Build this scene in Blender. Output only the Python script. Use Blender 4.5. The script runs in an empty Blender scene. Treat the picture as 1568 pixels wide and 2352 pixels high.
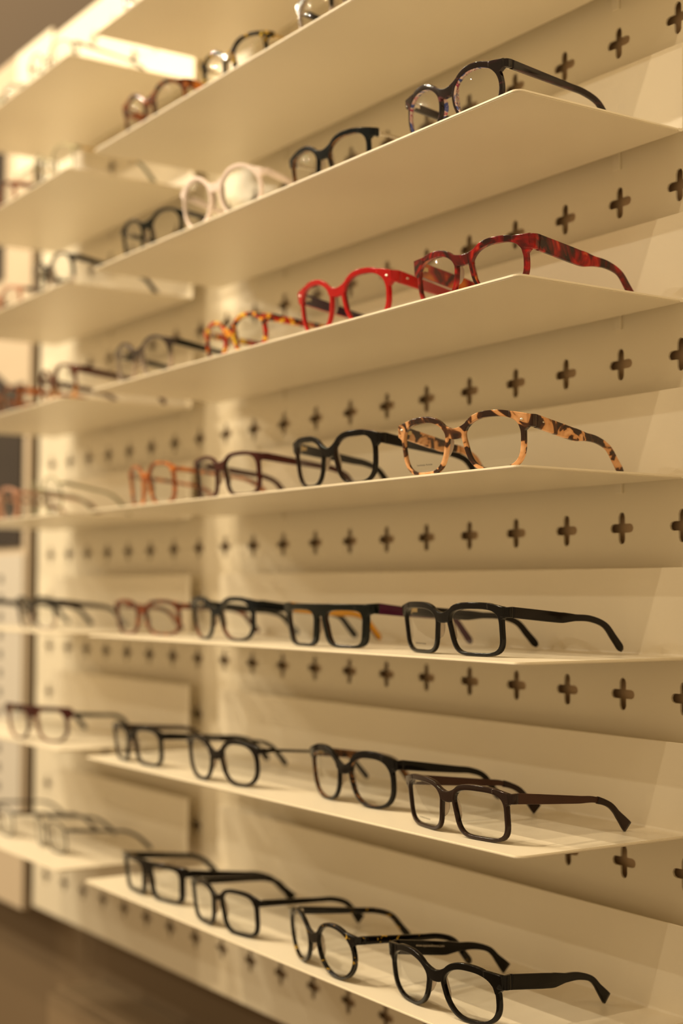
import bpy, bmesh, math, random
from math import sin, cos, pi, radians
from mathutils import Vector, Matrix

C = bpy.context.scene.collection
SC = bpy.context.scene
random.seed(7)

# ------------------------------------------------------------------ camera
YAW, PITCH, ROLL, FPX = 0.98162, 0.05368, 0.00362, 3383.25
cam_d = bpy.data.cameras.new('camera')
cam = bpy.data.objects.new('camera', cam_d); C.objects.link(cam); SC.camera = cam
cf = Vector((-sin(YAW)*cos(PITCH), cos(YAW)*cos(PITCH), sin(PITCH)))
cr0 = Vector((cos(YAW), sin(YAW), 0)); cu0 = cr0.cross(cf)
cr = cos(ROLL)*cr0 + sin(ROLL)*cu0; cu = -sin(ROLL)*cr0 + cos(ROLL)*cu0
cam.matrix_world = Matrix(((cr.x, cu.x, -cf.x, 0.87244), (cr.y, cu.y, -cf.y, -0.74831), (cr.z, cu.z, -cf.z, 0.0), (0, 0, 0, 1)))
cam_d.sensor_fit = 'VERTICAL'; cam_d.sensor_height = 36.0
cam_d.lens = FPX/2352*36.0
cam_d.clip_start = 0.01
cam_d.dof.use_dof = True; cam_d.dof.focus_distance = 1.20; cam_d.dof.aperture_fstop = 2.8; cam_d.dof.aperture_blades = 9

# ------------------------------------------------------------------ world, lamps, exposure
SC.view_settings.view_transform = 'Standard'; SC.view_settings.look = 'None'
SC.view_settings.gamma = 1.0; SC.view_settings.use_curve_mapping = False
SC.view_settings.exposure = 0.0
w = bpy.data.worlds.new('shop'); SC.world = w; w.use_nodes = True
w.node_tree.nodes['Background'].inputs[0].default_value = (1.0, 0.69, 0.36, 1)
w.node_tree.nodes['Background'].inputs[1].default_value = 0.53

def lamp(name, loc, watts, rad=0.018, col=(1.0, 0.79, 0.50)):
    l = bpy.data.lights.new(name, 'POINT'); l.energy = watts; l.shadow_soft_size = rad; l.color = col
    o = bpy.data.objects.new(name, l); C.objects.link(o); o.location = loc; return o
LZ = 2.05
for y, row in ((-0.92, ((-2.4, 18), (-0.75, 74), (0.72, 44), (1.50, 8))), (-1.50, ((-1.25, 95), (-2.1, 65))),
               (-2.00, ((-5.0, 90), (-3.7, 95), (-2.4, 90), (1.2, 4))), (-3.60, ((-5.5, 110), (-2.8, 45)))):
    for x, e in row: lamp('ceiling_spot', (x, y, LZ), e, col=(1.0, .85, .60) if x < -1.5 else (1.0, .79, .50))

SC.cycles.use_denoising = True
SC.cycles.max_bounces = 10; SC.cycles.transparent_max_bounces = 40; SC.cycles.caustics_reflective = False
SC.cycles.caustics_refractive = False; SC.cycles.sample_clamp_indirect = 4.0

# ------------------------------------------------------------------ materials
def newmat(name):
    m = bpy.data.materials.new(name); m.use_nodes = True
    nt = m.node_tree; b = nt.nodes['Principled BSDF']; return m, nt, b
def paint(name, col, rough=0.5, var=0.03, scale=6.0, bump=0.0, bscale=900, coat=0.0):
    m, nt, b = newmat(name)
    tc = nt.nodes.new('ShaderNodeTexCoord'); n = nt.nodes.new('ShaderNodeTexNoise'); n.inputs['Scale'].default_value = scale
    n.inputs['Detail'].default_value = 5
    nt.links.new(tc.outputs['Object'], n.inputs['Vector'])
    r = nt.nodes.new('ShaderNodeValToRGB'); nt.links.new(n.outputs['Fac'], r.inputs['Fac'])
    r.color_ramp.elements[0].position = .3; r.color_ramp.elements[1].position = .7
    r.color_ramp.elements[0].color = tuple(c*(1-var) for c in col)+(1,); r.color_ramp.elements[1].color = tuple(min(1, c*(1+var)) for c in col)+(1,)
    nt.links.new(r.outputs['Color'], b.inputs['Base Color'])
    b.inputs['Roughness'].default_value = rough; b.inputs['Coat Weight'].default_value = coat
    if bump:
        n2 = nt.nodes.new('ShaderNodeTexNoise'); n2.inputs['Scale'].default_value = bscale; nt.links.new(tc.outputs['Object'], n2.inputs['Vector'])
        bp = nt.nodes.new('ShaderNodeBump'); bp.inputs['Strength'].default_value = bump; bp.inputs['Distance'].default_value = .0004
        nt.links.new(n2.outputs['Fac'], bp.inputs['Height']); nt.links.new(bp.outputs['Normal'], b.inputs['Normal'])
    return m
M = {}
M['white'] = paint('cream_powder_coat', (.84, .77, .63), .36, .015, 5, .25, 1400)
M['panel'] = paint('cream_panel_paint', (.83, .76, .61), .34, .02, 3, .2, 1400)
M['backing'] = paint('tan_backing_board', (.62, .45, .28), .7, .03, 3)
M['dark_wall'] = paint('brown_wall_paint', (.070, .044, .022), .8, .05, 2)
M['lower_wall'] = paint('brown_lower_wall_paint', (.17, .115, .062), .7, .05, 2)
M['floor'] = paint('warm_floor', (.16, .12, .08), .5, .08, 2)
M['cabinet'] = paint('cabinet_lacquer', (.26, .185, .11), .4, .03, 3)
M['notice'] = paint('beige_notice_board_paint', (.56, .46, .34), .7, .03, 3)
M['poster_dark'] = paint('dark_print', (.028, .018, .012), .9, .1, 9)
M['poster_white'] = paint('white_print', (.60, .56, .50), .5, .01, 9)
M['ink'] = paint('grey_ink', (.10, .09, .08), .5, .05, 9)

def acetate(name, stops, scale=70, dist=2.0, rough=.09, trans=0.0, stretch=(1, 1, 1), const=False, seed=0.0, spec=.5):
    """stops: [(pos, rgb)...] mapped through a distorted noise: marbled cellulose acetate"""
    m, nt, b = newmat(name)
    tc = nt.nodes.new('ShaderNodeTexCoord'); mp = nt.nodes.new('ShaderNodeMapping')
    mp.inputs['Scale'].default_value = stretch; mp.inputs['Location'].default_value = (seed, seed*.7, seed*.3)
    nt.links.new(tc.outputs['Object'], mp.inputs['Vector'])
    n = nt.nodes.new('ShaderNodeTexNoise'); n.inputs['Scale'].default_value = scale; n.inputs['Detail'].default_value = 2.0
    n.inputs['Distortion'].default_value = dist; nt.links.new(mp.outputs['Vector'], n.inputs['Vector'])
    r = nt.nodes.new('ShaderNodeValToRGB'); nt.links.new(n.outputs['Fac'], r.inputs['Fac'])
    cr_ = r.color_ramp
    if const: cr_.interpolation = 'CONSTANT'
    while len(cr_.elements) < len(stops): cr_.elements.new(.5)
    for e, (ps, c) in zip(cr_.elements, stops): e.position = ps; e.color = tuple(c)+(1,)
    nt.links.new(r.outputs['Color'], b.inputs['Base Color'])
    b.inputs['Roughness'].default_value = rough; b.inputs['IOR'].default_value = 1.45; b.inputs['Specular IOR Level'].default_value = spec
    b.inputs['Transmission Weight'].default_value = trans
    return m
def solid(name, c, trans=0.0, rough=.09): return acetate(name, [(.3, c), (.7, tuple(x*1.15 for x in c))], 40, 1, rough, trans, spec=.30 if max(c) < .08 else .5)
K = (.003, .0025, .0025)
M['black'] = solid('black_acetate', K)
M['black_green'] = solid('green_black_acetate', (.003, .005, .004))
M['navy'] = solid('navy_black_acetate', (.003, .006, .009))
M['charcoal'] = solid('charcoal_acetate', (.007, .005, .0045))
M['grey_brown'] = solid('smoky_brown_acetate', (.022, .011, .008))
M['brown_matte'] = solid('brown_metal_lacquer', (.050, .020, .012), 0, .38)
M['wine'] = solid('wine_brown_acetate', (.055, .012, .010))
M['red'] = solid('red_acetate', (.42, .006, .008))
M['aubergine'] = solid('aubergine_acetate', (.040, .014, .035))
M['purple'] = solid('purple_acetate', (.065, .008, .035))
M['yellow'] = solid('amber_yellow_acetate', (.85, .42, .03))
M['pink'] = solid('pale_pink_acetate', (.86, .75, .74))
M['rose'] = solid('rosy_metal_lacquer', (.42, .22, .15), 0, .3)
M['clear'] = solid('clear_crystal_acetate', (.50, .43, .40), .25)
M['olive'] = solid('olive_metal_lacquer', (.18, .17, .09), 0, .3)
M['grey_tip'] = solid('grey_temple_tip', (.16, .17, .12), 0, .35)
M['brown_back'] = solid('dark_brown_laminate', (.028, .014, .010))
M['havana_back'] = acetate('havana_laminate', [(.40, (.015, .008, .006)), (.55, (.16, .06, .02)), (.7, (.5, .26, .1))], 90, 3)
M['havana'] = acetate('dark_havana_acetate', [(.42, (.012, .006, .005)), (.55, (.16, .035, .008)), (.68, (.5, .17, .03))], 75, 2.5, seed=3)
M['havana_orange'] = acetate('orange_havana_acetate', [(.38, (.10, .02, .006)), (.52, (.42, .10, .012)), (.68, (.70, .26, .05))], 60, 2, seed=5)
M['red_brown'] = acetate('red_brown_havana_acetate', [(.38, (.035, .010, .007)), (.55, (.20, .045, .014)), (.7, (.42, .13, .04))], 60, 2, seed=8)
M['flecks'] = acetate('black_acetate_with_yellow_flecks', [(.0, K), (.58, K), (.61, (.55, .33, .03)), (.75, (.85, .65, .10))], 120, 1.2, seed=2)
M['flecks_few'] = acetate('black_acetate_with_few_amber_flecks', [(.0, K), (.66, K), (.685, (.55, .32, .03)), (.8, (.85, .6, .10))], 130, 1.2, seed=4)
M['light_tort'] = acetate('light_tortoise_acetate', [(.43, (.030, .012, .008)), (.49, (.10, .035, .014)), (.52, (.62, .30, .12)), (.7, (.80, .46, .24))], 36, 2.2, seed=1.3)
M['red_tort'] = acetate('red_tortoise_acetate', [(.38, (.018, .003, .003)), (.50, (.11, .003, .004)), (.62, (.34, .005, .007)), (.76, (.55, .10, .02))], 30, 2.4, seed=2.2)
M['red_tort_back'] = acetate('red_orange_laminate', [(.36, (.04, .004, .004)), (.5, (.36, .01, .008)), (.64, (.62, .17, .02))], 30, 1.8, seed=6)
M['multi'] = acetate('red_yellow_black_mosaic_acetate', [(.0, (.02, .03, .02)), (.40, (.05, .06, .04)), (.44, (.45, .01, .008)), (.545, (.75, .16, .02)), (.57, (.88, .62, .05))], 85, 1.2, const=True, seed=1)
M['confetti'] = acetate('pink_blue_confetti_laminate', [(.0, (.05, .08, .35)), (.42, (.10, .12, .4)), (.46, (.75, .58, .55)), (.56, (.42, .02, .12)), (.62, (.7, .5, .5))], 130, 1, const=True, seed=1)
M['plum_stripe'] = acetate('black_plum_striped_acetate', [(.35, (.005, .0025, .003)), (.60, (.012, .004, .006)), (.78, (.11, .03, .04))], 60, 1, stretch=(1, .25, 3), seed=1)
def two_tone(name, top, bot, zs, soft=.003, trans=0.0):
    m, nt, b = newmat(name)
    tc = nt.nodes.new('ShaderNodeTexCoord'); sp = nt.nodes.new('ShaderNodeSeparateXYZ'); nt.links.new(tc.outputs['Object'], sp.inputs[0])
    mr = nt.nodes.new('ShaderNodeMapRange'); mr.inputs['From Min'].default_value = zs-soft; mr.inputs['From Max'].default_value = zs+soft
    nt.links.new(sp.outputs['Z'], mr.inputs['Value'])
    r = nt.nodes.new('ShaderNodeValToRGB'); nt.links.new(mr.outputs['Result'], r.inputs['Fac'])
    r.color_ramp.elements[0].color = bot+(1,); r.color_ramp.elements[1].color = top+(1,)
    nt.links.new(r.outputs['Color'], b.inputs['Base Color'])
    if trans:
        iv = nt.nodes.new('ShaderNodeMath'); iv.operation = 'MULTIPLY_ADD'; nt.links.new(mr.outputs['Result'], iv.inputs[0])
        iv.inputs[1].default_value = -trans; iv.inputs[2].default_value = trans; nt.links.new(iv.outputs[0], b.inputs['Transmission Weight'])
    b.inputs['Roughness'].default_value = .12; b.inputs['Coat Weight'].default_value = .5; b.inputs['Coat Roughness'].default_value = .05
    return m
M['black_over_clear'] = two_tone('black_over_crystal_acetate', K, (.50, .42, .38), .019, .002, .2)
M['tort_over_amber'] = two_tone('brown_over_amber_acetate', (.10, .02, .008), (.62, .28, .06), .016, .010)
M['black_over_tort'] = two_tone('navy_over_tortoise_laminate', (.008, .010, .012), (.30, .08, .02), .014, .006)
M['brown_over_clear'] = two_tone('dark_brown_over_crystal_acetate', (.02, .010, .008), (.50, .40, .34), .026, .006, .2)
def metal(name, c, rough=.25):
    m, nt, b = newmat(name)
    tc = nt.nodes.new('ShaderNodeTexCoord'); n = nt.nodes.new('ShaderNodeTexNoise'); n.inputs['Scale'].default_value = 300
    nt.links.new(tc.outputs['Object'], n.inputs['Vector']); mr = nt.nodes.new('ShaderNodeMapRange'); nt.links.new(n.outputs['Fac'], mr.inputs['Value'])
    mr.inputs['To Min'].default_value = rough*.8; mr.inputs['To Max'].default_value = rough*1.2; nt.links.new(mr.outputs['Result'], b.inputs['Roughness'])
    b.inputs['Base Color'].default_value = c+(1,); b.inputs['Metallic'].default_value = 1.0; return m
M['silver'] = metal('silver_metal', (.80, .76, .70)); M['gold'] = metal('gold_metal', (.75, .60, .34)); M['dark_metal'] = metal('gunmetal', (.035, .030, .022), .4)
M['green_metal'] = metal('olive_wire_metal', (.30, .29, .16), .3); M['rose_metal'] = metal('rose_gold_metal', (.62, .38, .26), .3)
def lens_mat():
    m, nt, b = newmat('clear_demo_lens'); nt.nodes.remove(b); out = nt.nodes['Material Output']
    t = nt.nodes.new('ShaderNodeBsdfTransparent'); t.inputs[0].default_value = (.93, .94, .94, 1)
    g = nt.nodes.new('ShaderNodeBsdfGlossy'); g.inputs['Roughness'].default_value = .004
    fr = nt.nodes.new('ShaderNodeFresnel'); fr.inputs['IOR'].default_value = 1.42
    n = nt.nodes.new('ShaderNodeTexNoise'); n.inputs['Scale'].default_value = 60; tc = nt.nodes.new('ShaderNodeTexCoord')
    nt.links.new(tc.outputs['Object'], n.inputs['Vector'])
    mr = nt.nodes.new('ShaderNodeMapRange'); nt.links.new(n.outputs['Fac'], mr.inputs['Value']); mr.inputs['To Min'].default_value = .95; mr.inputs['To Max'].default_value = 1.25
    mu = nt.nodes.new('ShaderNodeMath'); mu.operation = 'MULTIPLY'; nt.links.new(fr.outputs[0], mu.inputs[0]); nt.links.new(mr.outputs[0], mu.inputs[1])
    mx = nt.nodes.new('ShaderNodeMixShader'); nt.links.new(mu.outputs[0], mx.inputs[0]); nt.links.new(t.outputs[0], mx.inputs[1]); nt.links.new(g.outputs[0], mx.inputs[2])
    nt.links.new(mx.outputs[0], out.inputs['Surface']); return m
M['lens'] = lens_mat()
M['pad'] = solid('clear_nose_pad_plastic', (.75, .66, .58), .6)

# ------------------------------------------------------------------ helpers
def tag(o, label=None, cat=None, group=None, kind=None):
    if label: o['label'] = label
    if cat: o['category'] = cat
    if group: o['group'] = group
    if kind: o['kind'] = kind
    return o
def empty(name, loc=(0, 0, 0), rz=0.0):
    o = bpy.data.objects.new(name, None); C.objects.link(o); o.location = loc; o.rotation_euler = (0, 0, rz); o.empty_display_size = .02; return o
def link(name, me, mats, parent=None, loc=None):
    for m in mats: me.materials.append(m)
    o = bpy.data.objects.new(name, me); C.objects.link(o)
    if parent: o.parent = parent
    if loc: o.location = loc
    return o
def from_py(name, vs, fs, mats, parent=None, smooth=True, mi=None):
    me = bpy.data.meshes.new(name); me.from_pydata([tuple(v) for v in vs], [], fs); me.update()
    o = link(name, me, mats, parent)
    bm = bmesh.new(); bm.from_mesh(me); bmesh.ops.recalc_face_normals(bm, faces=bm.faces); bm.to_mesh(me); bm.free()
    if mi: me.polygons.foreach_set('material_index', mi)
    me.polygons.foreach_set('use_smooth', [smooth]*len(me.polygons))
    return o
def add_box(vs, fs, x0, x1, y0, y1, z0, z1):
    n = len(vs); vs += [(x, y, z) for z in (z0, z1) for y in (y0, y1) for x in (x0, x1)]
    fs += [[n+i for i in q] for q in ((0, 2, 3, 1), (4, 5, 7, 6), (0, 1, 5, 4), (2, 6, 7, 3), (0, 4, 6, 2), (1, 3, 7, 5))]
def box(name, b, mat, parent=None, bevel=0.0, segs=2):
    vs, fs = [], []; add_box(vs, fs, *b)
    o = from_py(name, vs, fs, [mat], parent, False)
    if bevel:
        bm = bmesh.new(); bm.from_mesh(o.data); bmesh.ops.bevel(bm, geom=bm.edges[:], offset=bevel, segments=segs, affect='EDGES', profile=.6)
        bm.to_mesh(o.data); bm.free(); o.data.polygons.foreach_set('use_smooth', [True]*len(o.data.polygons))
        for p_ in o.data.polygons: p_.use_smooth = p_.area < 2e-5
    return o
def rr(hw, hh, r):
    """12-point rounded rectangle, counter-clockwise in (u, v)"""
    r = min(r, hw*.98, hh*.98); P = []
    for cx, cy, a0 in ((hw-r, hh-r, 0), (-hw+r, hh-r, 90), (-hw+r, -hh+r, 180), (hw-r, -hh+r, 270)):
        for a in (0, 45, 90):
            t = radians(a0+a); P.append((cx+r*cos(t), cy+r*sin(t)))
    return P
def loft(rings, closed=False, vs=None, fs=None):
    vs = [] if vs is None else vs; fs = [] if fs is None else fs
    n0 = len(vs); n = len(rings[0])
    for R in rings: vs += R
    m = len(rings)
    for i in range(m if closed else m-1):
        a, b = n0+i*n, n0+((i+1) % m)*n
        for j in range(n):
            k = (j+1) % n; fs.append([a+j, a+k, b+k, b+j])
    if not closed:
        fs.append([n0+j for j in range(n)]); fs.append([n0+(m-1)*n+j for j in range(n)][::-1])
    return vs, fs
def sgnp(x, e): return math.copysign(abs(x)**e, x)
def catmull(P, n):
    P = [Vector(p) for p in P]; out = []
    Q = [P[0]*2-P[1]]+P+[P[-1]*2-P[-2]]
    for i in range(1, len(Q)-2):
        for j in range(n):
            t = j/n; a, b, c, d = Q[i-1], Q[i], Q[i+1], Q[i+2]
            out.append(.5*((2*b)+(c-a)*t+(2*a-5*b+4*c-d)*t*t+(3*b-a-3*c+d)*t**3))
    out.append(P[-1]); return out
def lerp(a, b, t): return a+(b-a)*t
def interp(tab, s):
    for (a, va), (b, vb) in zip(tab, tab[1:]):
        if s <= b: return lerp(va, vb, 0 if b == a else (s-a)/(b-a))
    return tab[-1][1]

# ------------------------------------------------------------------ setting
WALLY = 0.208
PITCH_H, X_H, Z_H = 0.07363, -0.09955, 0.05771
def plus_pts(cx, cz, R_=.0148, r=.0042, n=4):
    P = []
    for k in range(4):
        a0 = k*pi/2
        # arm end (rounded), then inner corner
        for i in range(n+1):
            t = -pi/2+pi*i/n; x, y = R_-r+r*cos(t), r*sin(t)
            P.append((cx+x*cos(a0)-y*sin(a0), cz+x*sin(a0)+y*cos(a0)))
        x, y = r, r
        P.append((cx+x*cos(a0)-y*sin(a0), cz+x*sin(a0)+y*cos(a0)))
    return P
def perforated_panel(name, x0, x1, z0, z1, xs, zs, th=.0022):
    cu_ = bpy.data.curves.new(name, 'CURVE'); cu_.dimensions = '2D'; cu_.fill_mode = 'BOTH'; cu_.extrude = th/2; cu_.resolution_u = 1
    def sp(P):
        s = cu_.splines.new('POLY'); s.points.add(len(P)-1); s.use_cyclic_u = True
        for q, (x, z) in zip(s.points, P): q.co = (x, z, 0, 1)
    sp([(x0, z0), (x1, z0), (x1, z1), (x0, z1)])
    for x in xs:
        for z in zs: sp(plus_pts(x, z))
    o = bpy.data.objects.new(name+'_curve', cu_); C.objects.link(o)
    dg = bpy.context.evaluated_depsgraph_get(); me = bpy.data.meshes.new_from_object(o.evaluated_get(dg))
    bpy.data.objects.remove(o)
    me.transform(Matrix(((1, 0, 0, 0), (0, 0, 1, WALLY+th/2), (0, 1, 0, 0), (0, 0, 0, 1))))
    bm = bmesh.new(); bm.from_mesh(me); bmesh.ops.recalc_face_normals(bm, faces=bm.faces); bm.to_mesh(me); bm.free(); me.name = name
    me.materials.clear()
    return me
rows = [Z_H+.0003+i*.075 for i in range(-7, 12)]
cols = [X_H-PITCH_H*i for i in range(-11, 19)]
pm = perforated_panel('wall_back_panel', -1.480, .78, -.525, .940, [x for x in cols if -1.462 < x < .77], rows)
pp = empty('display_wall', (0, WALLY, -.525)); tag(pp, 'cream wall panel punched with rows of plus-shaped holes', 'wall display')
wb = empty('wall_back'); tag(wb, 'brown wall behind the cream display panel', kind='structure')
pm.transform(Matrix.Translation((0, -WALLY, .525)))
link('perforated_sheet', pm, [M['panel']], pp)
box('backing_board', (-1.480, .78, .011, .013, 0, 1.465), M['backing'], pp)
box('gap_cover', (-1.60, -1.44, -.0040, -.0012, 1.26, 1.478), M['panel'], pp)
for z in (0, 1.462): box('edge_strip', (-1.480, .78, .0025, .0108, z, z+.003), M['panel'], pp)
box('wall_surface', (-4.5, 3, .30, .32, -1.45, 2.3), M['dark_wall'], wb)
box('lower_rail', (-1.480, .78, .0024, .0108, .004, .025), M['panel'], pp)
box('lower_wall_surface', (-4.5, 3, .29, .2999, -1.45, -.535), M['lower_wall'], wb)
fl = box('floor', (-4.5, 3, -3, .32, -1.50, -1.45), M['floor']); tag(fl, kind='structure')
# plain panel with prints beyond the perforated one
side = empty('notice_board', (-1.513, WALLY, -.54)); tag(side, 'plain cream notice board with dark and white prints left of the perforated panel', 'notice board')
def sbox(n, x0, x1, z0, z1, y0, y1, m, par=side): return box(n, (x0+1.513, x1+1.513, y0-WALLY, y1-WALLY, z0+.54, z1+.54), m, par)
sbox('board', -2.10, -1.524, -.54, .955, WALLY-.001, WALLY+.012, M['notice'])
wp = sbox('white_chart', -2.05, -1.535, -.40, .062, WALLY-.005, WALLY-.0012, M['poster_white'])
for i in range(13):
    for j in range(2):
        sbox('chart_mark', -1.648-.15*j, -1.628-.15*j, .012-i*.033, .026-i*.033, WALLY-.0056, WALLY-.005, M['ink'], wp)
dk = sbox('dark_picture', -2.05, -1.548, .075, .36, WALLY-.005, WALLY-.0012, M['poster_dark'])
vs = [(-.09, -.006, .895), (-.537, -.006, .895), (-.537, -.006, 1.10)]
vs += [(x, -.0012, z) for x, y, z in vs]
from_py('picture_wedge', vs, [(0, 1, 2), (5, 4, 3), (0, 3, 4, 1), (1, 4, 5, 2), (2, 5, 3, 0)], [M['poster_dark']], side, False)
sbox('dark_strip', -2.05, -1.655, .56, .80, WALLY-.005, WALLY-.0012, M['poster_dark'])

# low cabinet under the panel
cb = empty('base_cabinet', (-1.375, .208, -1.45)); tag(cb, 'low brown base cabinet standing under the display panel', 'cabinet')
box('body', (0, 2.3, .002, .080, 0, .816), M['cabinet'], cb, .002)
for i in range(3): box('drawer_front', (.008+.765*i, .76+.765*i, -.018, .0015, .05, .81), M['cabinet'], cb, .0015)

# ------------------------------------------------------------------ shelves
SZ = {-1: .6982, 0: .5482, 1: .3981, 2: .2486, 3: .0989, 4: -.0545, 5: -.2028, 6: -.3535}
# real shelves hang a little unevenly: height error (m) at right and left end
TILT = {0: (0, 0), 1: (-.002, .002), 2: (.0016, -.0016), 3: (.0005, -.0004), 4: (-.0011, .001), 5: (-.0003, .0002), 6: (-.0037, .0033)}
def plate_mesh(L, D, th=.0026, R_=.008, inset=.0):
    P = []
    for cx, cy, a0 in ((-R_, R_, -90), ):
        for i in range(7): t = radians(a0+90*i/6); P.append((cx+R_*cos(t), cy+R_*sin(t)))
    P += [(0, D), (-L, D)]
    for i in range(7): t = radians(180+90*i/6); P.append((-L+R_+R_*cos(t), R_+R_*sin(t)))
    n = len(P); vs = [(x, y, z) for z in (0, -th) for x, y in P]
    fs = [list(range(n)), list(range(2*n-1, n-1, -1))]+[[i, n+i, n+(i+1) % n, (i+1) % n] for i in range(n)]
    return vs, fs
def shelf(x1, L, z, label, tilt=(0, 0), tabs=()):
    t = empty('display_shelf', (x1, 0, z)); tag(t, label, 'shelf', 'cream metal display shelves')
    vs, fs = plate_mesh(L, .1800); o = from_py('plate', vs, fs, [M['white']], t, False)
    bm = bmesh.new(); bm.from_mesh(o.data)
    es = [e for e in bm.edges if abs(e.verts[0].co.z-e.verts[1].co.z) < 1e-6 and not (e.verts[0].co.y > .179 and e.verts[1].co.y > .179)]
    bmesh.ops.bevel(bm, geom=es, offset=.0008, segments=2, affect='EDGES'); bm.to_mesh(o.data); bm.free()
    # upright flange along the rear edge, folded with a small radius
    R_ = .002; prof = [(.1800, -.0026)]+[(.183+.0035*sin(radians(a)), .0009-.0035*cos(radians(a))) for a in (0, 30, 60, 90)]+[(.1865, .0752), (.1861, .0757), (.1854, .0757), (.1850, .0752)]
    prof += [(.183+.002*sin(radians(a)), .002-.002*cos(radians(a))) for a in (90, 60, 30, 0)]+[(.1800, 0)]
    rings = [[(x, y, zz) for y, zz in prof] for x in (0, -L)]
    v2, f2 = loft(rings); from_py('back_flange', v2, f2, [M['white']], t, False)
    for x in tabs:
        box('bracket_tab', (x-.0055-x1, x+.0025-x1, .2052, .2078, -.009, .040), M['white'], t, .0005)
        box('hook', (x-.0035-x1, x+.0015-x1, .1865, .2160, .034, .040), M['white'], t, .0005)
    # tiny lean
    a = math.atan2(tilt[0]-tilt[1], L); t.rotation_euler = (0, -a, 0); t.location.z = z+tilt[0]
    return t
ORD = {-1: 'topmost fully visible', 0: 'second from top', 1: 'third from top', 2: 'fourth from top', 3: 'fifth from top', 4: 'eye-level sixth from top', 5: 'second lowest', 6: 'lowest'}
cx_h = [X_H, X_H-8*PITCH_H]
for k in range(-1, 7):
    shelf(0, .809, SZ[k], '%s cream metal shelf of the wide middle bay' % ORD[k], (0, 0) if k not in (1, 2, 6) else (TILT[k][0]*.5, TILT[k][1]*.5), cx_h)
for k in range(-1, 7):
    shelf(-.891, .462, SZ[k], '%s cream metal shelf of the narrow left bay' % ORD[k], (0, 0), [X_H-PITCH_H*12, X_H-PITCH_H*15])
for k in range(1, 6):
    shelf(.92, .745, SZ[k], '%s cream shelf of the right bay, corner just inside the right edge' % ORD[k], (0, 0), [X_H+PITCH_H*5, X_H+PITCH_H*10])

# ------------------------------------------------------------------ eyeglasses
def outline(st, a, b, N=72):
    P = []
    for i in range(N):
        t = 2*pi*i/N; c_, s_ = cos(t), sin(t); n = st['n']
        r = (abs(c_)**n+abs(s_)**n)**(-1/n); ex, ez = r*c_, r*s_
        d = (1-ez)/2
        if ex < 0: fx = 1-st['nt']*max(0, d-.25)/.75*1.0
        else: fx = 1-st['tt']*d
        x = a*ex*fx; z = b*ez
        if ez > 0 and ex > 0: z += (st['up']-st.get('td', .08 if st['n'] >= 2.4 and not st['flat'] else .03))*b*ex*ex*ez
        if ez > 0 and ex < 0: z -= st.get('nd', (.17 if st['n'] < 3.6 else .12) if st['n'] >= 2.4 and not st['flat'] else .04)*b*ex*ex*ez
        P.append((x, z))
    return P
def wn(o):
    w_ = o.modifiers.new('weighted_normal', 'WEIGHTED_NORMAL'); w_.mode = 'FACE_AREA'; w_.weight = 80; return o
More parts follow.
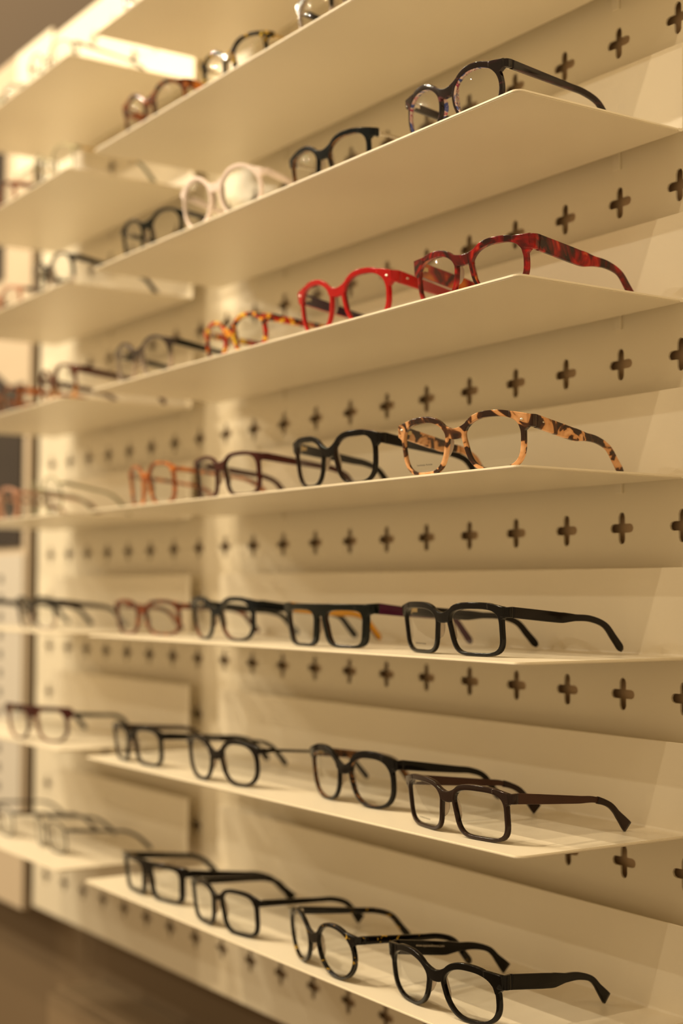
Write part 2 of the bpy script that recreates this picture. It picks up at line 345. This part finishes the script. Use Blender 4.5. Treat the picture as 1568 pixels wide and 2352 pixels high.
def eyeglasses(q, g, bz, k, st, label):
    X, Y, yaw, W, F, T, hb, sr, sl = q
    st = {**dict(n=3.0, nt=.12, tt=.04, up=.05, rb=.0026, rt=.0046, rs=.0026, bh=.0092, A='black', B=None, TA=None, TB=None, th=.0088, notch=False,
                 tip='round', wire=False, tipm=None, rivet=False, txt=None, itxt=None, D=.0044, flat=False, ep=.0012), **st}
    if st['wire']: st.update(rb=.0015, rt=.0017, rs=.0015, bh=.0022, D=.0018, th=.0040, ep=.001)
    A = M[st['A']]; B = M[st['B'] or st['A']]; TA = M[st['TA'] or st['A']]; TB = M[st['TB'] or st['TA'] or st['B'] or st['A']]
    T = min(T, (.1805-Y-abs(sin(yaw))*(W/2+.012))/cos(yaw))
    zt0, zt1 = (TILT[k][0]*.5, TILT[k][1]*.5) if (k in (1, 2, 6) and X > -.85) else (0, 0)
    root = empty('eyeglasses', (X, Y, SZ[k]+.0003+zt0+(zt1-zt0)*(-X/.809)), yaw)
    tag(root, label, 'glasses', 'eyeglasses on the display shelves')
    yv = lambda x, z: 2.0*x*x+.12*(F-z)
    a = (W/2-.0095-st['rs']-.0040)/2; cx = .0095+a; b = (F-st['rb']-st['rt'])/2; zc = st['rb']+b
    P = outline(st, a, b); N = len(P)
    zmin, zmax = min(p[1] for p in P), max(p[1] for p in P)
    P = [(x, (z-zmin)/(zmax-zmin)*2*b-b) for x, z in P]
    D = st['D']; vs, fs, mi = [], [], []
    outer = []
    for s in (-1, 1):
        rings = []
        for i in range(N):
            p0, p1, p2 = P[i-1], P[i], P[(i+1) % N]
            tx, tz = p2[0]-p0[0], p2[1]-p0[1]; l = math.hypot(tx, tz); nx, nz = tz/l, -tx/l
            e = (nz+1)/2; t = lerp(st['rb'], st['rt'], e**1.5)
            sd = abs(nx)**2; t = lerp(t, st['rs'], sd*.7)
            ang = math.degrees(math.atan2(p1[1]/b, p1[0]/a)); zt = (g*F-zc)/b; a0 = math.degrees(math.atan2(zt, 1.0))
            t += st['ep']*math.exp(-((ang-a0)/(13 if not st['wire'] else 6))**2)
            if st['flat'] and nz > .25: t = min(max(t, (b+st['rt']-p1[1])/nz), .016)
            if p1[1] > 0: t = min(t, (b+st['rt']-p1[1])/max(nz, .05)) if nz > .3 else t
            sec = []
            for u, v in rr(t/2, D/2, min(.0008, t*.3)):
                x = s*(cx+p1[0]+nx*(t/2+u)); z = zc+p1[1]+nz*(t/2+u)
                sec.append((x, yv(x, z)+v+D/2, z))
            if s > 0: outer.append((cx+p1[0]+nx*t, zc+p1[1]+nz*t))
            rings.append(sec)
        f0 = len(fs); loft(rings, True, vs, fs)
        tmpl = rr(1, 1, .5)
        for j in range(f0, len(fs)):
            q_ = (j-f0) % 12; um = (tmpl[q_][0]+tmpl[(q_+1) % 12][0])/2; vm = (tmpl[q_][1]+tmpl[(q_+1) % 12][1])/2
            mi.append(1 if (um < -.8 or vm > .8) else 0)
    # bridge: one plate that flows from the brow line of one rim into the other
    outs = [(r_[0], r_[1]) for r_ in outer if r_[1] > zc]; ins = [(cx+p_[0], zc+p_[1]) for p_ in P if p_[1] > 0]
    def near_z(L_, x): return min(L_, key=lambda q_: abs(q_[0]-x)-(.001*(q_[1]-zc)/b if q_[1] > zc+.5*b else 0))[1]
    xw = (.0155 if st['n'] < 3.8 else .0140) if not st['wire'] else .0095; ze = near_z(outs, xw) if not st['flat'] else F
    zmid = bz*F if not st['flat'] else F; bh = st['bh']; rings = []
    for i in range(-8, 9):
        x = xw*i/8; kx = abs(i)/8; top = lerp(zmid, ze-.0004, kx**1.7); bot = top-bh*(1+.10*kx)
        if abs(x) > .0072: bot = max(bot, near_z(ins, abs(x))+.0004) if abs(x) > .0100 else max(bot, lerp(top-bh*1.05, near_z(ins, .0100)+.0004, (abs(x)-.0072)/.0028))
        bot = min(bot, top-.0012)
        zc_, hh = (top+bot)/2, (top-bot)/2
        rings.append([(x, yv(x, zc_+v)+u+D/2-.00015*(1-kx), zc_+v) for u, v in rr(D/2*.97, hh, .0008)])
    f0 = len(fs); loft(rings, False, vs, fs); mi += [0]*(len(fs)-f0)
    if st.get('double'):
        rings = [[(.0125*i/6, yv(.0125*i/6, F-.002)+u+D/2, F-.0018+v) for u, v in rr(D*.4, .0013, .0006)] for i in range(-6, 7)]
        f0 = len(fs); loft(rings, False, vs, fs); mi += [0]*(len(fs)-f0)
    # end plates: the brow line runs on into the hinge corner
    if not st['wire']:
        zt_, thh = g*F, st['th']/2; xi = cx+a; x0 = cx+a*.62; x1 = W/2-.0012; zs = near_z(outs, x0) if not st['flat'] else F
        zend = (min(zt_+thh*.96, F) if not st['flat'] else F-.0004); base = []
        for i in range(13):
            x = lerp(x0, x1, i/12); k_ = i/12; top = lerp(zs-.0003, zend, k_**1.25)
            if x < xi+.0006: bot = max(near_z(ins, x)+.0004, zt_-thh*1.7)
            else: bot = lerp(zt_-thh*2.0, zt_-thh*.92, min(1, (x-xi-.0006)/(x1-xi-.0006))**.6)
            bot = min(bot, top-.0012); base.append((x, top, bot))
        for s in (-1, 1):
            rings = [[(s*x, yv(x, (tp_+bt_)/2+v)+u+D/2-.00012, (tp_+bt_)/2+v) for u, v in rr(D/2*.975, (tp_-bt_)/2, .0008)] for x, tp_, bt_ in base]
            f0 = len(fs); loft(rings, False, vs, fs); mi += [0]*(len(fs)-f0)
    # end pieces turning back to the hinges
    zh = g*F; th = st['th']; yh = yv(W/2-.003, zh)
    for s in (-1, 1):
        pth = catmull([(s*(W/2-.0075), yh+D/2-.0006, zh), (s*(W/2-.0030), yh+D/2+.0001, zh), (s*(W/2-.0006), yh+.0045, zh), (s*(W/2-.0004), yh+.0085, zh)], 4)
        rings = []
        for i, p_ in enumerate(pth):
            tg = (pth[min(i+1, len(pth)-1)]-pth[max(i-1, 0)]).normalized(); sd = Vector((0, 0, 1)).cross(tg).normalized()
            hw = lerp(D/2, .0019, i/len(pth)); hh = th/2*(.86+.14*i/len(pth))
            rings.append([tuple(p_+sd*u+Vector((0, 0, v))) for u, v in rr(hw, hh, .0008 if not st['wire'] else .0006)])
        f0 = len(fs); loft(rings, False, vs, fs); mi += [0]*(len(fs)-f0)
    fr = wn(from_py('front_frame', vs, fs, [A, B], root, True, mi))
    # lenses
    for s in (-1, 1):
        vs, fs = [], []; RR = (0, .4, .75, 1.0)
        vs.append((s*cx, yv(s*cx, zc)+D/2-.0020, zc))
        for r_ in RR[1:]:
            for x, z in P:
                X_, Z_ = s*(cx+x*r_*(1.015 if r_ == 1 else 1)), zc+z*r_*(1.01 if r_ == 1 else 1)
                vs.append((X_, yv(X_, Z_)+D/2-.0020*(1-r_*r_), Z_))
        for i in range(N): fs.append([0, 1+i, 1+(i+1) % N])
        for m_ in range(2):
            for i in range(N): fs.append([1+m_*N+i, 1+(m_+1)*N+i, 1+(m_+1)*N+(i+1) % N, 1+m_*N+(i+1) % N])
        ln = from_py('lens', vs, fs, [M['lens']], root)
        if s < 0 and st['txt']:
            tc = bpy.data.curves.new('lens_print', 'FONT'); tc.body = st['txt']; tc.size = .0026; tc.align_x = 'CENTER'; tc.extrude = .00002
            to = bpy.data.objects.new('tmp', tc); C.objects.link(to); dg = bpy.context.evaluated_depsgraph_get()
            me = bpy.data.meshes.new_from_object(to.evaluated_get(dg)); bpy.data.objects.remove(to)
            zt = zc-b*.74; xt = -cx-.001
            for v_ in me.vertices:
                xx, zz = v_.co.x+xt, v_.co.y+zt; v_.co = (xx, yv(xx, zz)+D/2-.0019*(1-.6)-.0010, zz)
            me.materials.clear(); me.name = 'lens_print'; link('lens_print', me, [M['ink']], ln)
    # nose pads: lobes growing backwards from the nasal side of each rim
    def nasal_x(z):
        c_ = [p for p in P if p[0] < 0]; q0 = min(c_, key=lambda p: abs(p[1]+zc-z)); return cx+q0[0]-st['rs']*.55
    for s in (-1, 1):
        pv, pf, rings = [], [], []; z0 = F*.50; hl = F*.21; pd = .0058 if not st['wire'] else .0038; yo = (D-.0012) if not st['wire'] else .0065
        for i in range(11):
            t = pi*i/10; zz = -cos(t)*hl; r_ = max(sin(t), .04)**.8; xn = nasal_x(z0+zz)-(.0012 if st['wire'] else 0); yb0 = yv(xn, z0+zz)+yo
            rings.append([(s*(xn+.0009*cos(w_)-.0016*r_*max(0, sin(w_))), yb0+pd*r_*max(0, sin(w_))+.0008*min(0, sin(w_)), z0+zz) for w_ in [2*pi*j/12 for j in range(12)]])
        loft(rings, False, pv, pf)
        from_py('nose_pad', pv, pf, [M['pad'] if (st['wire'] or not st.get('pad')) else M[st['pad']]], root)
        if st['wire']:
            r2 = []
            for p_ in catmull([(s*.0100, yv(0, F*.6)+.001, F*.62), (s*.0085, yv(0, F*.6)+.006, F*.60), (s*.0070, yv(0, F*.5)+.0075, F*.52)], 3):
                r2.append([(p_.x+.0004*cos(w_), p_.y, p_.z+.0004*sin(w_)) for w_ in [2*pi*j/6 for j in range(6)]])
            v2, f2 = loft(r2); from_py('pad_arm', v2, f2, [M['silver']], root)
    # temples
    for s, sp_ in ((-1, -sl), (1, sr)):
        th0 = th; he = .0054 if not st['wire'] and not st['tipm'] else .0042
        if st['notch']: tab = [(0, th0), (.30, th0*1.02), (.42, th0*.98), (.52, th0*.64), (.75, he), (.92, he*1.2), (1, he*1.35)]
        else: tab = [(0, th0), (.2, th0*.92), (.5, th0*.74), (.75, he), (.92, he*1.2), (1, he*1.35)]
        if st['tip'] == 'flare': tab[-2] = (.86, he*1.05); tab[-1] = (.965, he*1.85); tab.append((1, he*2.05))
        if st['tipm'] and not st['TA'] == 'brown_matte': tab = [(0, .0048), (.1, .0030), (.6, .0024), (.70, .0042), (.85, .0048), (1, .006)]
        xb, yb = s*(W/2+.8*sp_), T-.032; xt_, yt_ = s*(W/2+sp_), T-.001
        y0 = yh+.0088; topa = zh+tab[0][1]/2; topb = hb+.0010; ctl = []
        if st['wire']: topa = zh+.002
        Ltot = (yb-y0)+.045
        for t in (0, .18, .36, .48, .56, .72, .90):
            h_ = interp(tab, t*(yb-y0)/Ltot); ctl.append((lerp(s*(W/2-.0006), xb, t), lerp(y0, yb, t), lerp(topa, topb, t)-h_/2))
        htip = interp(tab, 1.0); ctl.append((lerp(xb, xt_, .25), lerp(yb, yt_, .24), hb-.0045-.002))
        ctl.append((lerp(xb, xt_, .62), lerp(yb, yt_, .60), lerp(hb, 0, .52)-.001)); ctl.append((xt_, yt_-htip*.3, .0006+htip*.36))
        pth = catmull(ctl, 6); cum = [0]
        for u_, v_ in zip(pth, pth[1:]): cum.append(cum[-1]+(v_-u_).length)
        tot = cum[-1]
        def rings_for(lo, hi, hsc=1.0, wsc=1.0):
            R_ = []
            ids = [i for i in range(len(pth)) if lo <= cum[i]/tot <= hi]
            for n_, i in enumerate(ids):
                tg = (pth[min(i+1, len(pth)-1)]-pth[max(i-1, 0)]).normalized(); sd = Vector((tg.y, -tg.x, 0)).normalized()*(1 if s > 0 else -1); up = tg.cross(Vector((tg.y, -tg.x, 0)).normalized())
                if up.z < 0: up = -up
                sfr = cum[i]/tot; h_ = interp(tab, sfr)*hsc; w_ = (.0036 if not (st['wire'] or st['tipm']) else (.0014 if hi < .9 else .0034))*wsc
                if st['tip'] == 'round' and hi >= 1 and n_ >= len(ids)-2: h_ *= .88 if n_ == len(ids)-2 else .5; w_ *= .9 if n_ == len(ids)-2 else .5
                R_.append([tuple(pth[i]+sd*u+up*v) for u, v in rr(w_/2, h_/2, min(.0009, w_*.3))])
            if st['tip'] == 'round' and hi >= 1: pass
            return R_
        def mk(name, R_, m1, m2, par):
            v2, f2 = loft(R_); tm = rr(1, 1, .5); mi_ = []
            for j in range(len(f2)):
                q_ = j % 12; mi_.append(1 if j < len(f2)-2 and (tm[q_][0]+tm[(q_+1) % 12][0])/2 < -.8 else 0)
            return wn(from_py(name, v2, f2, [m1, m2], par, True, mi_))
        if st['tipm']:
            tp = mk('temple', rings_for(0, .70), TA, TB, root)
            mk('temple_tip', rings_for(.67, 1.0, 1.25 if st['TA'] == 'brown_matte' else 1.0), M[st['tipm']], M[st['tipm']], tp)
        else: tp = mk('temple', rings_for(0, 1.0), TA, TB, root)
        # hinge knuckles on the inner side
        vs, fs = [], []; hx = s*(W/2-.0034)
        for z_ in (-.0022, 0, .0022):
            loft([[(hx+.0011*cos(w_), yh+.0086+.0011*sin(w_), zh+z_+dz) for w_ in [2*pi*j/8 for j in range(8)]] for dz in (-.0010, .0010)], False, vs, fs)
        add_box(vs, fs, hx-.0006, hx+.0006, yh+.0086, yh+.015, zh-.0018, zh+.0018)
        from_py('hinge', vs, fs, [M['gold'] if st['A'] in ('light_tort', 'red_tort', 'black') else M['silver']], root, False)
        if st['rivet']:
            rv, rf = loft([[(s*(W/2-.0068)+.0017*r_*cos(w_), yv(W/2-.0068, zh)-dy, zh+.001+.0010*r_*sin(w_)) for w_ in [2*pi*j/12 for j in range(12)]] for r_, dy in ((1, -.001), (1, .0003), (.6, .0006))])
            o_ = from_py('rivet', rv, rf, [M['silver']], root); tag(o_, 'small silver rivet')
            rv, rf = loft([[(s*(W/2+.0011+dx), yh+.018+.0017*r_*cos(w_), zh-.0006+.0009*r_*sin(w_)) for w_ in [2*pi*j/12 for j in range(12)]] for r_, dx in ((1, -.001), (1, .0003), (.6, .0006))])
            o_ = from_py('rivet', rv, rf, [M['silver']], tp); tag(o_, 'small silver rivet')
        if s < 0 and st['itxt']:
            tc = bpy.data.curves.new('print', 'FONT'); tc.body = st['itxt']; tc.size = .0032
            to = bpy.data.objects.new('tmp', tc); C.objects.link(to); dg = bpy.context.evaluated_depsgraph_get()
            me = bpy.data.meshes.new_from_object(to.evaluated_get(dg)); bpy.data.objects.remove(to)
            for v_ in me.vertices:
                yy = y0+.020+v_.co.x; f_ = (yy-y0)/(yb-y0)
                xx = lerp(s*(W/2-.0006), xb, f_)-s*.00205
                zz = lerp(topa, topb, f_)-.0050+v_.co.y; v_.co = (xx, yy, zz)
            me.materials.clear(); me.name = 'temple_print'; link('temple_print', me, [M['silver']], tp)
    return root

FIT = {
    'S4a':(4,(-0.136,0.0277,-0.0199,0.1471,0.0454,0.1525,0.0322,-0.0064,0.0268),0.82,0.80),
    'S5a':(5,(-0.1104,0.0127,-0.0177,0.1436,0.045,0.1481,0.0301,-0.0066,0.0195),0.82,0.80),
    'S6a':(6,(-0.1286,0.014,0.0549,0.1469,0.0493,0.148,0.0308,-0.0109,0.0107),0.80,0.75),
    'S3a':(3,(-0.099,0.0127,0.225,0.1421,0.0504,0.144,0.0317,0.0045,0),0.80,0.75),
    'S2a':(2,(-0.1019,0.0238,0.1115,0.141,0.0463,0.1433,0.0323,0.0038,0),0.82,0.80),
    'S2b':(2,(-0.2848,0.0159,0.1052,0.1416,0.0522,0.142,0.032,0,0),0.78,0.75),
    'S1a':(1,(-0.1188,0.0185,0.0282,0.1342,0.049,0.1411,0.0346,0.0019,0),0.85,0.75),
    'S3b':(3,(-0.2854,0.0071,0.063,0.1348,0.0497,0.142,0.032,0,0),0.82,0.72),
    'S4b':(4,(-0.3313,0.0289,0.0887,0.1395,0.042,0.142,0.032,0,0),0.90,1.00),
    'S5b':(5,(-0.3015,0.0368,0.0178,0.1428,0.0538,0.1469,0.0334,-0.0029,0),0.80,0.70),
    'S6b':(6,(-0.3035,0.0036,-0.1143,0.1418,0.0506,0.1465,0.0339,-0.0177,0.0086),0.80,0.68),
    'S6c':(6,(-0.4919,0.0063,0.0316,0.1379,0.047,0.1482,0.0312,-0.0076,0),0.80,0.78),
    'S6d':(6,(-0.6736,0.015,0.0569,0.1459,0.0431,0.1456,0.0282,0.0059,0.0021),0.85,0.90),
    'S5c':(5,(-0.4997,0.0075,0.0814,0.1376,0.0486,0.1494,0.032,0.0092,0),0.80,0.70),
    'S5d':(5,(-0.7136,0.0118,-0.0173,0.138,0.0453,0.1478,0.032,0.0095,0),0.80,0.80),
    'S4c':(4,(-0.5502,0.034,0.0172,0.1409,0.048,0.1552,0.032,0.0002,0.024),0.82,0.75),
    'S4d':(4,(-0.7654,0.0492,0.1444,0.1426,0.0435,0.149,0.032,0.0158,0),0.82,0.78),
    'S3c':(3,(-0.4976,0.009,0.0321,0.1362,0.0463,0.142,0.032,0,0),0.85,0.80),
    'S3d':(3,(-0.6985,0.0197,-0.049,0.1355,0.0504,0.142,0.032,0,0),0.80,0.75),
    'S2c':(2,(-0.5008,0.0195,0.0111,0.1347,0.0451,0.142,0.032,0,0),0.80,0.72),
    'S2d':(2,(-0.7164,0.0158,0.0586,0.1373,0.052,0.142,0.032,0,0),0.80,0.75),
    'S1b':(1,(-0.3197,0.022,0.0532,0.137,0.0441,0.142,0.032,0,0),0.82,0.75),
    'S1c':(1,(-0.5167,0.0099,0.1781,0.1419,0.0573,0.142,0.032,0,0),0.78,0.75),
    'S1d':(1,(-0.6963,0.0162,0.1141,0.1372,0.0483,0.142,0.032,0,0),0.80,0.80),
    'S0a':(0,(-0.2928,0.0198,0.1679,0.1383,0.0448,0.142,0.032,0,0),0.80,0.80),
    'S0b':(0,(-0.5027,0.0169,0.0518,0.1351,0.0451,0.142,0.032,0,0),0.82,0.75),
    'S0c':(0,(-0.6937,0.016,0.1173,0.1394,0.0515,0.142,0.032,0,0),0.80,0.75),
    'S-1a':(-1,(-0.6975,0.0197,0.1801,0.1384,0.0444,0.142,0.032,0,0),0.80,0.80),
    'L-1a':(-1,(-1.009,0.0151,0.1052,0.133,0.0476,0.142,0.032,0,0),0.80,0.75),
    'L-1b':(-1,(-1.203,0.0236,-0.0066,0.1356,0.0432,0.142,0.032,0,0),0.80,0.75),
    'L0a':(0,(-0.9755,0.0073,0.062,0.1291,0.044,0.1271,0.0319,0.0115,0),0.80,0.75),
    'L0b':(0,(-1.197,0.0201,-0.1476,0.1382,0.0445,0.142,0.032,0,0),0.80,0.75),
    'L1a':(1,(-0.9945,0.0154,0.0286,0.1329,0.0534,0.142,0.032,0,0),0.80,0.75),
    'L1b':(1,(-1.192,0.0216,-0.0301,0.138,0.0427,0.142,0.032,0,0),0.80,0.75),
    'L2a':(2,(-0.9828,0.0189,-0.0513,0.1376,0.0514,0.142,0.032,0,0),0.80,0.75),
    'L2b':(2,(-1.181,0.0213,-0.0553,0.138,0.0439,0.142,0.032,0,0),0.80,0.75),
    'L3a':(3,(-1.02,0.0201,-0.0534,0.1323,0.0536,0.1194,0.032,-0.0216,0),0.80,0.75),
    'L3b':(3,(-1.18,0.0209,-0.0836,0.1381,0.048,0.142,0.032,0,0),0.80,0.75),
    'L4a':(4,(-1.095,0.0389,0.0237,0.1336,0.0459,0.1315,0.032,-0.0196,0.0033),0.82,0.80),
    'L4b':(4,(-1.327,0.0307,-0.0186,0.138,0.0465,0.1426,0.032,0.0007,0),0.82,0.80),
    'L5a':(5,(-1.019,0.0126,0.2486,0.1401,0.0475,0.1423,0.032,-0.0234,0.0142),0.80,0.85),
    'L6a':(6,(-1.042,0.0429,-0.0866,0.1406,0.0423,0.1571,0.0284,0.0055,0.0055),0.80,0.80),
    'L6b':(6,(-1.214,0.037,-0.089,0.138,0.0435,0.1481,0.0296,0.0045,0),0.80,0.80),
}
HM = 'handmade Acetate'
SPEC = {
 'S4a': (dict(n=4.4, nt=.20, tt=.05, up=.06, A='black', B='charcoal', TA='charcoal', th=.0092, notch=True, txt=HM, rt=.0058, rb=.0030), 'black rectangular glasses at the right end of the eye-level shelf'),
 'S4b': (dict(n=5.2, nt=.20, tt=.20, up=.02, A='black_green', B='brown_back', TA='purple', TB='yellow', th=.0105, flat=True, rt=.0062, rs=.0075, bh=.0100, ep=.001), 'green-black flat-top glasses with purple temples yellow inside'),
 'S4c': (dict(n=2.8, nt=.2, tt=.14, up=.16, A='navy', B='black_over_tort', TA='navy', TB='black_green', th=.0100, rt=.0050), 'dark navy glasses with tortoise backing on the eye-level shelf'),
 'S4d': (dict(n=3.2, nt=.14, tt=.05, up=.03, A='red_brown', TA='red_brown', th=.0070), 'reddish-brown glasses on the eye-level shelf, fourth from its right end'),
 'S5a': (dict(n=4.4, nt=.18, tt=.04, up=.05, A='grey_brown', B='grey_brown', TA='brown_matte', tipm='grey_brown', tip='flare', th=.0088, txt=HM, rt=.0050, rb=.0031), 'smoky brown rectangular glasses with flat brown metal temples and flared tips'),
 'S5b': (dict(n=2.7, nt=.24, tt=.10, up=.14, A='black', B='havana_back', TA='black', TB='havana_back', th=.0092, rt=.0072, rb=.0030), 'large black glasses with tortoise inner side on the second lowest shelf'),
 'S5c': (dict(n=2.6, nt=.24, tt=.08, up=.10, A='charcoal', B='brown_back', TA='dark_metal', tipm='charcoal', th=.0060, rt=.0052, rb=.0030, double=True), 'black double-bridge glasses with thin metal temples on the second lowest shelf'),
 'S5d': (dict(n=3.9, nt=.22, tt=.10, up=.03, A='black', B='brown_back', th=.0078, rt=.0050, rb=.0028), 'black squarish glasses at the left end of the second lowest shelf'),
 'S6a': (dict(n=2.7, nt=.28, tt=.05, up=.05, A='black', B='charcoal', TA='black', th=.0125, notch=True, tip='flare', rt=.0060, rb=.0031, rs=.0034, bh=.0100, itxt='www.eyesandmore.com'), 'chunky black glasses with wide temples at the right front of the lowest shelf'),
 'S6b': (dict(n=2.1, nt=.14, tt=.04, up=.06, A='flecks_few', TA='flecks_few', th=.0075, rt=.0042, rb=.0030, ep=.0015), 'round black glasses with amber flecks on the lowest shelf'),
 'S6c': (dict(n=4.0, nt=.18, tt=.06, up=.03, A='black', B='black_green', TA='black', th=.0065, rt=.0044, rb=.0032, tip='flare', bh=.0060), 'thin black square glasses third from the right on the lowest shelf'),
 'S6d': (dict(n=5.5, nt=.18, tt=.14, up=.02, A='black', B='black_green', TA='black', th=.0085, flat=True, rt=.0052, rb=.0026, rs=.0070, ep=.001, bh=.0085), 'black flat-top glasses at the left end of the lowest shelf'),
 'S3a': (dict(n=3.1, nt=.26, tt=.12, up=.06, A='light_tort', B='light_tort', th=.0110, notch=True, rivet=True, txt=HM, rt=.0054, rb=.0032, rs=.0032), 'light peach and brown tortoiseshell glasses at the right end of their shelf'),
 'S3b': (dict(n=3.1, nt=.26, tt=.16, up=.26, A='black', B='brown_back', TA='black', th=.0100, rt=.0056), 'black cat-eye glasses beside the light tortoiseshell pair'),
 'S3c': (dict(n=4.2, nt=.16, tt=.05, up=.02, A='wine', B='brown_back', TA='wine', th=.0080, rt=.0040, rb=.0028), 'dark wine-brown rectangular glasses third from right on the fifth shelf'),
 'S3d': (dict(n=3.2, nt=.18, tt=.06, up=.04, A='havana_orange', TA='havana_orange', th=.0050, rt=.0034, rb=.0026), 'slim orange tortoiseshell glasses at the left end of the middle bay'),
 'S2a': (dict(n=2.9, nt=.20, tt=.08, up=.07, A='red_tort', B='red_tort_back', TA='red_tort', TB='red_tort_back', th=.0135, notch=True, rt=.0058, rb=.0032, rs=.0034), 'dark red tortoiseshell glasses with broad temples at the shelf corner'),
 'S2b': (dict(n=2.7, nt=.22, tt=.12, up=.06, A='red', B='red', TA='red', TB='aubergine', th=.0115, rivet=True, rt=.0054, rs=.0036, bh=.0088, ep=.0015), 'bright red keyhole-bridge glasses with dark purple inside the temples'),
 'S2c': (dict(n=2.3, nt=.12, tt=.05, up=.05, A='multi', TA='multi', th=.0080, rt=.0044, rb=.0038), 'red, yellow and black mosaic patterned round glasses'),
 'S2d': (dict(n=2.4, nt=.16, tt=.06, up=.05, A='brown_over_clear', B='clear', TA='black_green', th=.0078, rt=.0042), 'dark brown over crystal glasses at the left end of the fourth shelf'),
 'S1a': (dict(n=2.15, nt=.12, tt=.05, up=.10, A='plum_stripe', B='confetti', TA='plum_stripe', TB='plum_stripe', th=.0078, rt=.0056, rb=.0040, bh=.0085, ep=.0015, pad='confetti'), 'black plum round glasses with pink and blue inner side near the top right'),
 'S1b': (dict(n=2.7, nt=.18, tt=.14, up=.18, A='navy', B='havana_back', TA='silver', tipm='black', th=.0085, rt=.0052, rb=.0036), 'black cat-eye glasses with thin silver temples on the third shelf'),
 'S1c': (dict(n=2.05, nt=.06, tt=.04, up=.03, A='pink', B='pink', TA='pink', th=.0068, rt=.0042, rb=.0038, ep=.0015), 'pale pink round glasses'),
 'S1d': (dict(n=2.7, nt=.16, tt=.10, up=.06, A='black_green', B='charcoal', TA='navy', th=.0055, rt=.0034, rb=.0028), 'slim greenish-black glasses left of the pale pink pair'),
 'S0a': (dict(n=2.5, nt=.14, tt=.06, up=.05, A='black_over_clear', B='clear', TA='charcoal', th=.0070), 'black over crystal glasses cut by the top edge of the photo'),
 'S0b': (dict(n=3.2, nt=.16, tt=.06, up=.08, A='flecks', B='flecks', TA='gold', tipm='black', th=.0075, rt=.0040, rb=.0030), 'black glasses with yellow flecks and thin gold temples'),
 'S0c': (dict(n=2.4, nt=.14, tt=.06, up=.06, A='havana', B='havana', TA='havana_orange', th=.0110, rt=.0046), 'dark brown and amber tortoiseshell glasses with wide red-brown temples'),
 'S-1a': (dict(n=3.0, A='black_green', B='clear', th=.0070), 'dark glasses at the very top left, only the lower rim in view'),
 'L-1a': (dict(n=2.3, nt=.1, A='dark_metal', TA='black_green', TB='black_green', th=.0050, wire=True), 'dark grey wire glasses on the top shelf of the left bay'),
 'L-1b': (dict(n=2.3, nt=.1, A='olive', TA='olive', th=.0050), 'grey-olive thin glasses at the left edge on the top shelf'),
 'L0a': (dict(n=2.2, nt=.1, A='green_metal', TA='gold', tipm='grey_tip', wire=True), 'gold wire glasses with grey-green temple tips on the second shelf left bay'),
 'L0b': (dict(n=2.6, A='red_brown', TA='red_brown', th=.0080), 'red-brown glasses at the left edge of the photo on the second shelf'),
 'L1a': (dict(n=2.5, A='black_over_clear', B='clear', TA='black', th=.0080, rt=.0034, rb=.0026), 'glasses with black temples over a pale rim on the third shelf left bay'),
 'L1b': (dict(n=2.6, A='rose', TA='charcoal', th=.0060), 'rose-grey glasses at the left edge on the third shelf'),
 'L2a': (dict(n=2.5, A='tort_over_amber', B='tort_over_amber', TA='wine', th=.0095, rt=.0036, rb=.0026), 'brown over amber glasses with dark wine temples on the fourth shelf left bay'),
 'L2b': (dict(n=2.5, A='havana', TA='havana_orange', th=.0090, rt=.0055), 'dark brown tortoiseshell glasses at the left edge on the fourth shelf'),
 'L3a': (dict(n=2.1, nt=.06, A='green_metal', TA='olive', th=.0060, wire=True), 'round olive wire glasses with long straight temples on the fifth shelf'),
 'L3b': (dict(n=2.8, A='rose', TA='rose', th=.0060, rs=.0048), 'rose-coloured glasses at the left edge on the fifth shelf'),
 'L4a': (dict(n=3.2, nt=.14, A='black_over_clear', B='brown_back', TA='brown_back', TB='black_green', th=.0085, rt=.0052, rb=.0028), 'dark brown over crystal glasses on the eye-level shelf left bay'),
 'L4b': (dict(n=3.0, A='charcoal', TA='charcoal', th=.0070), 'dark glasses at the far left of eye level, only temple tips in view'),
 'L5a': (dict(n=2.6, nt=.18, A='wine', B='rose', TA='black_green', th=.0065, rt=.0046, rb=.0026, flat=True, ep=.001), 'dark wine flat-top glasses with rosy rims on the second lowest shelf'),
 'L6a': (dict(n=3.0, A='dark_metal', TA='black_green', th=.0056, wire=True), 'dark wire glasses on the lowest shelf of the left bay, right pair'),
 'L6b': (dict(n=3.0, A='dark_metal', TA='brown_back', th=.0056, wire=True), 'dark wire glasses on the lowest shelf of the left bay, left pair'),
}
for key, (st, label) in SPEC.items():
    k, q, g, bz = FIT[key]
    eyeglasses(q, g, bz, k, st, label)
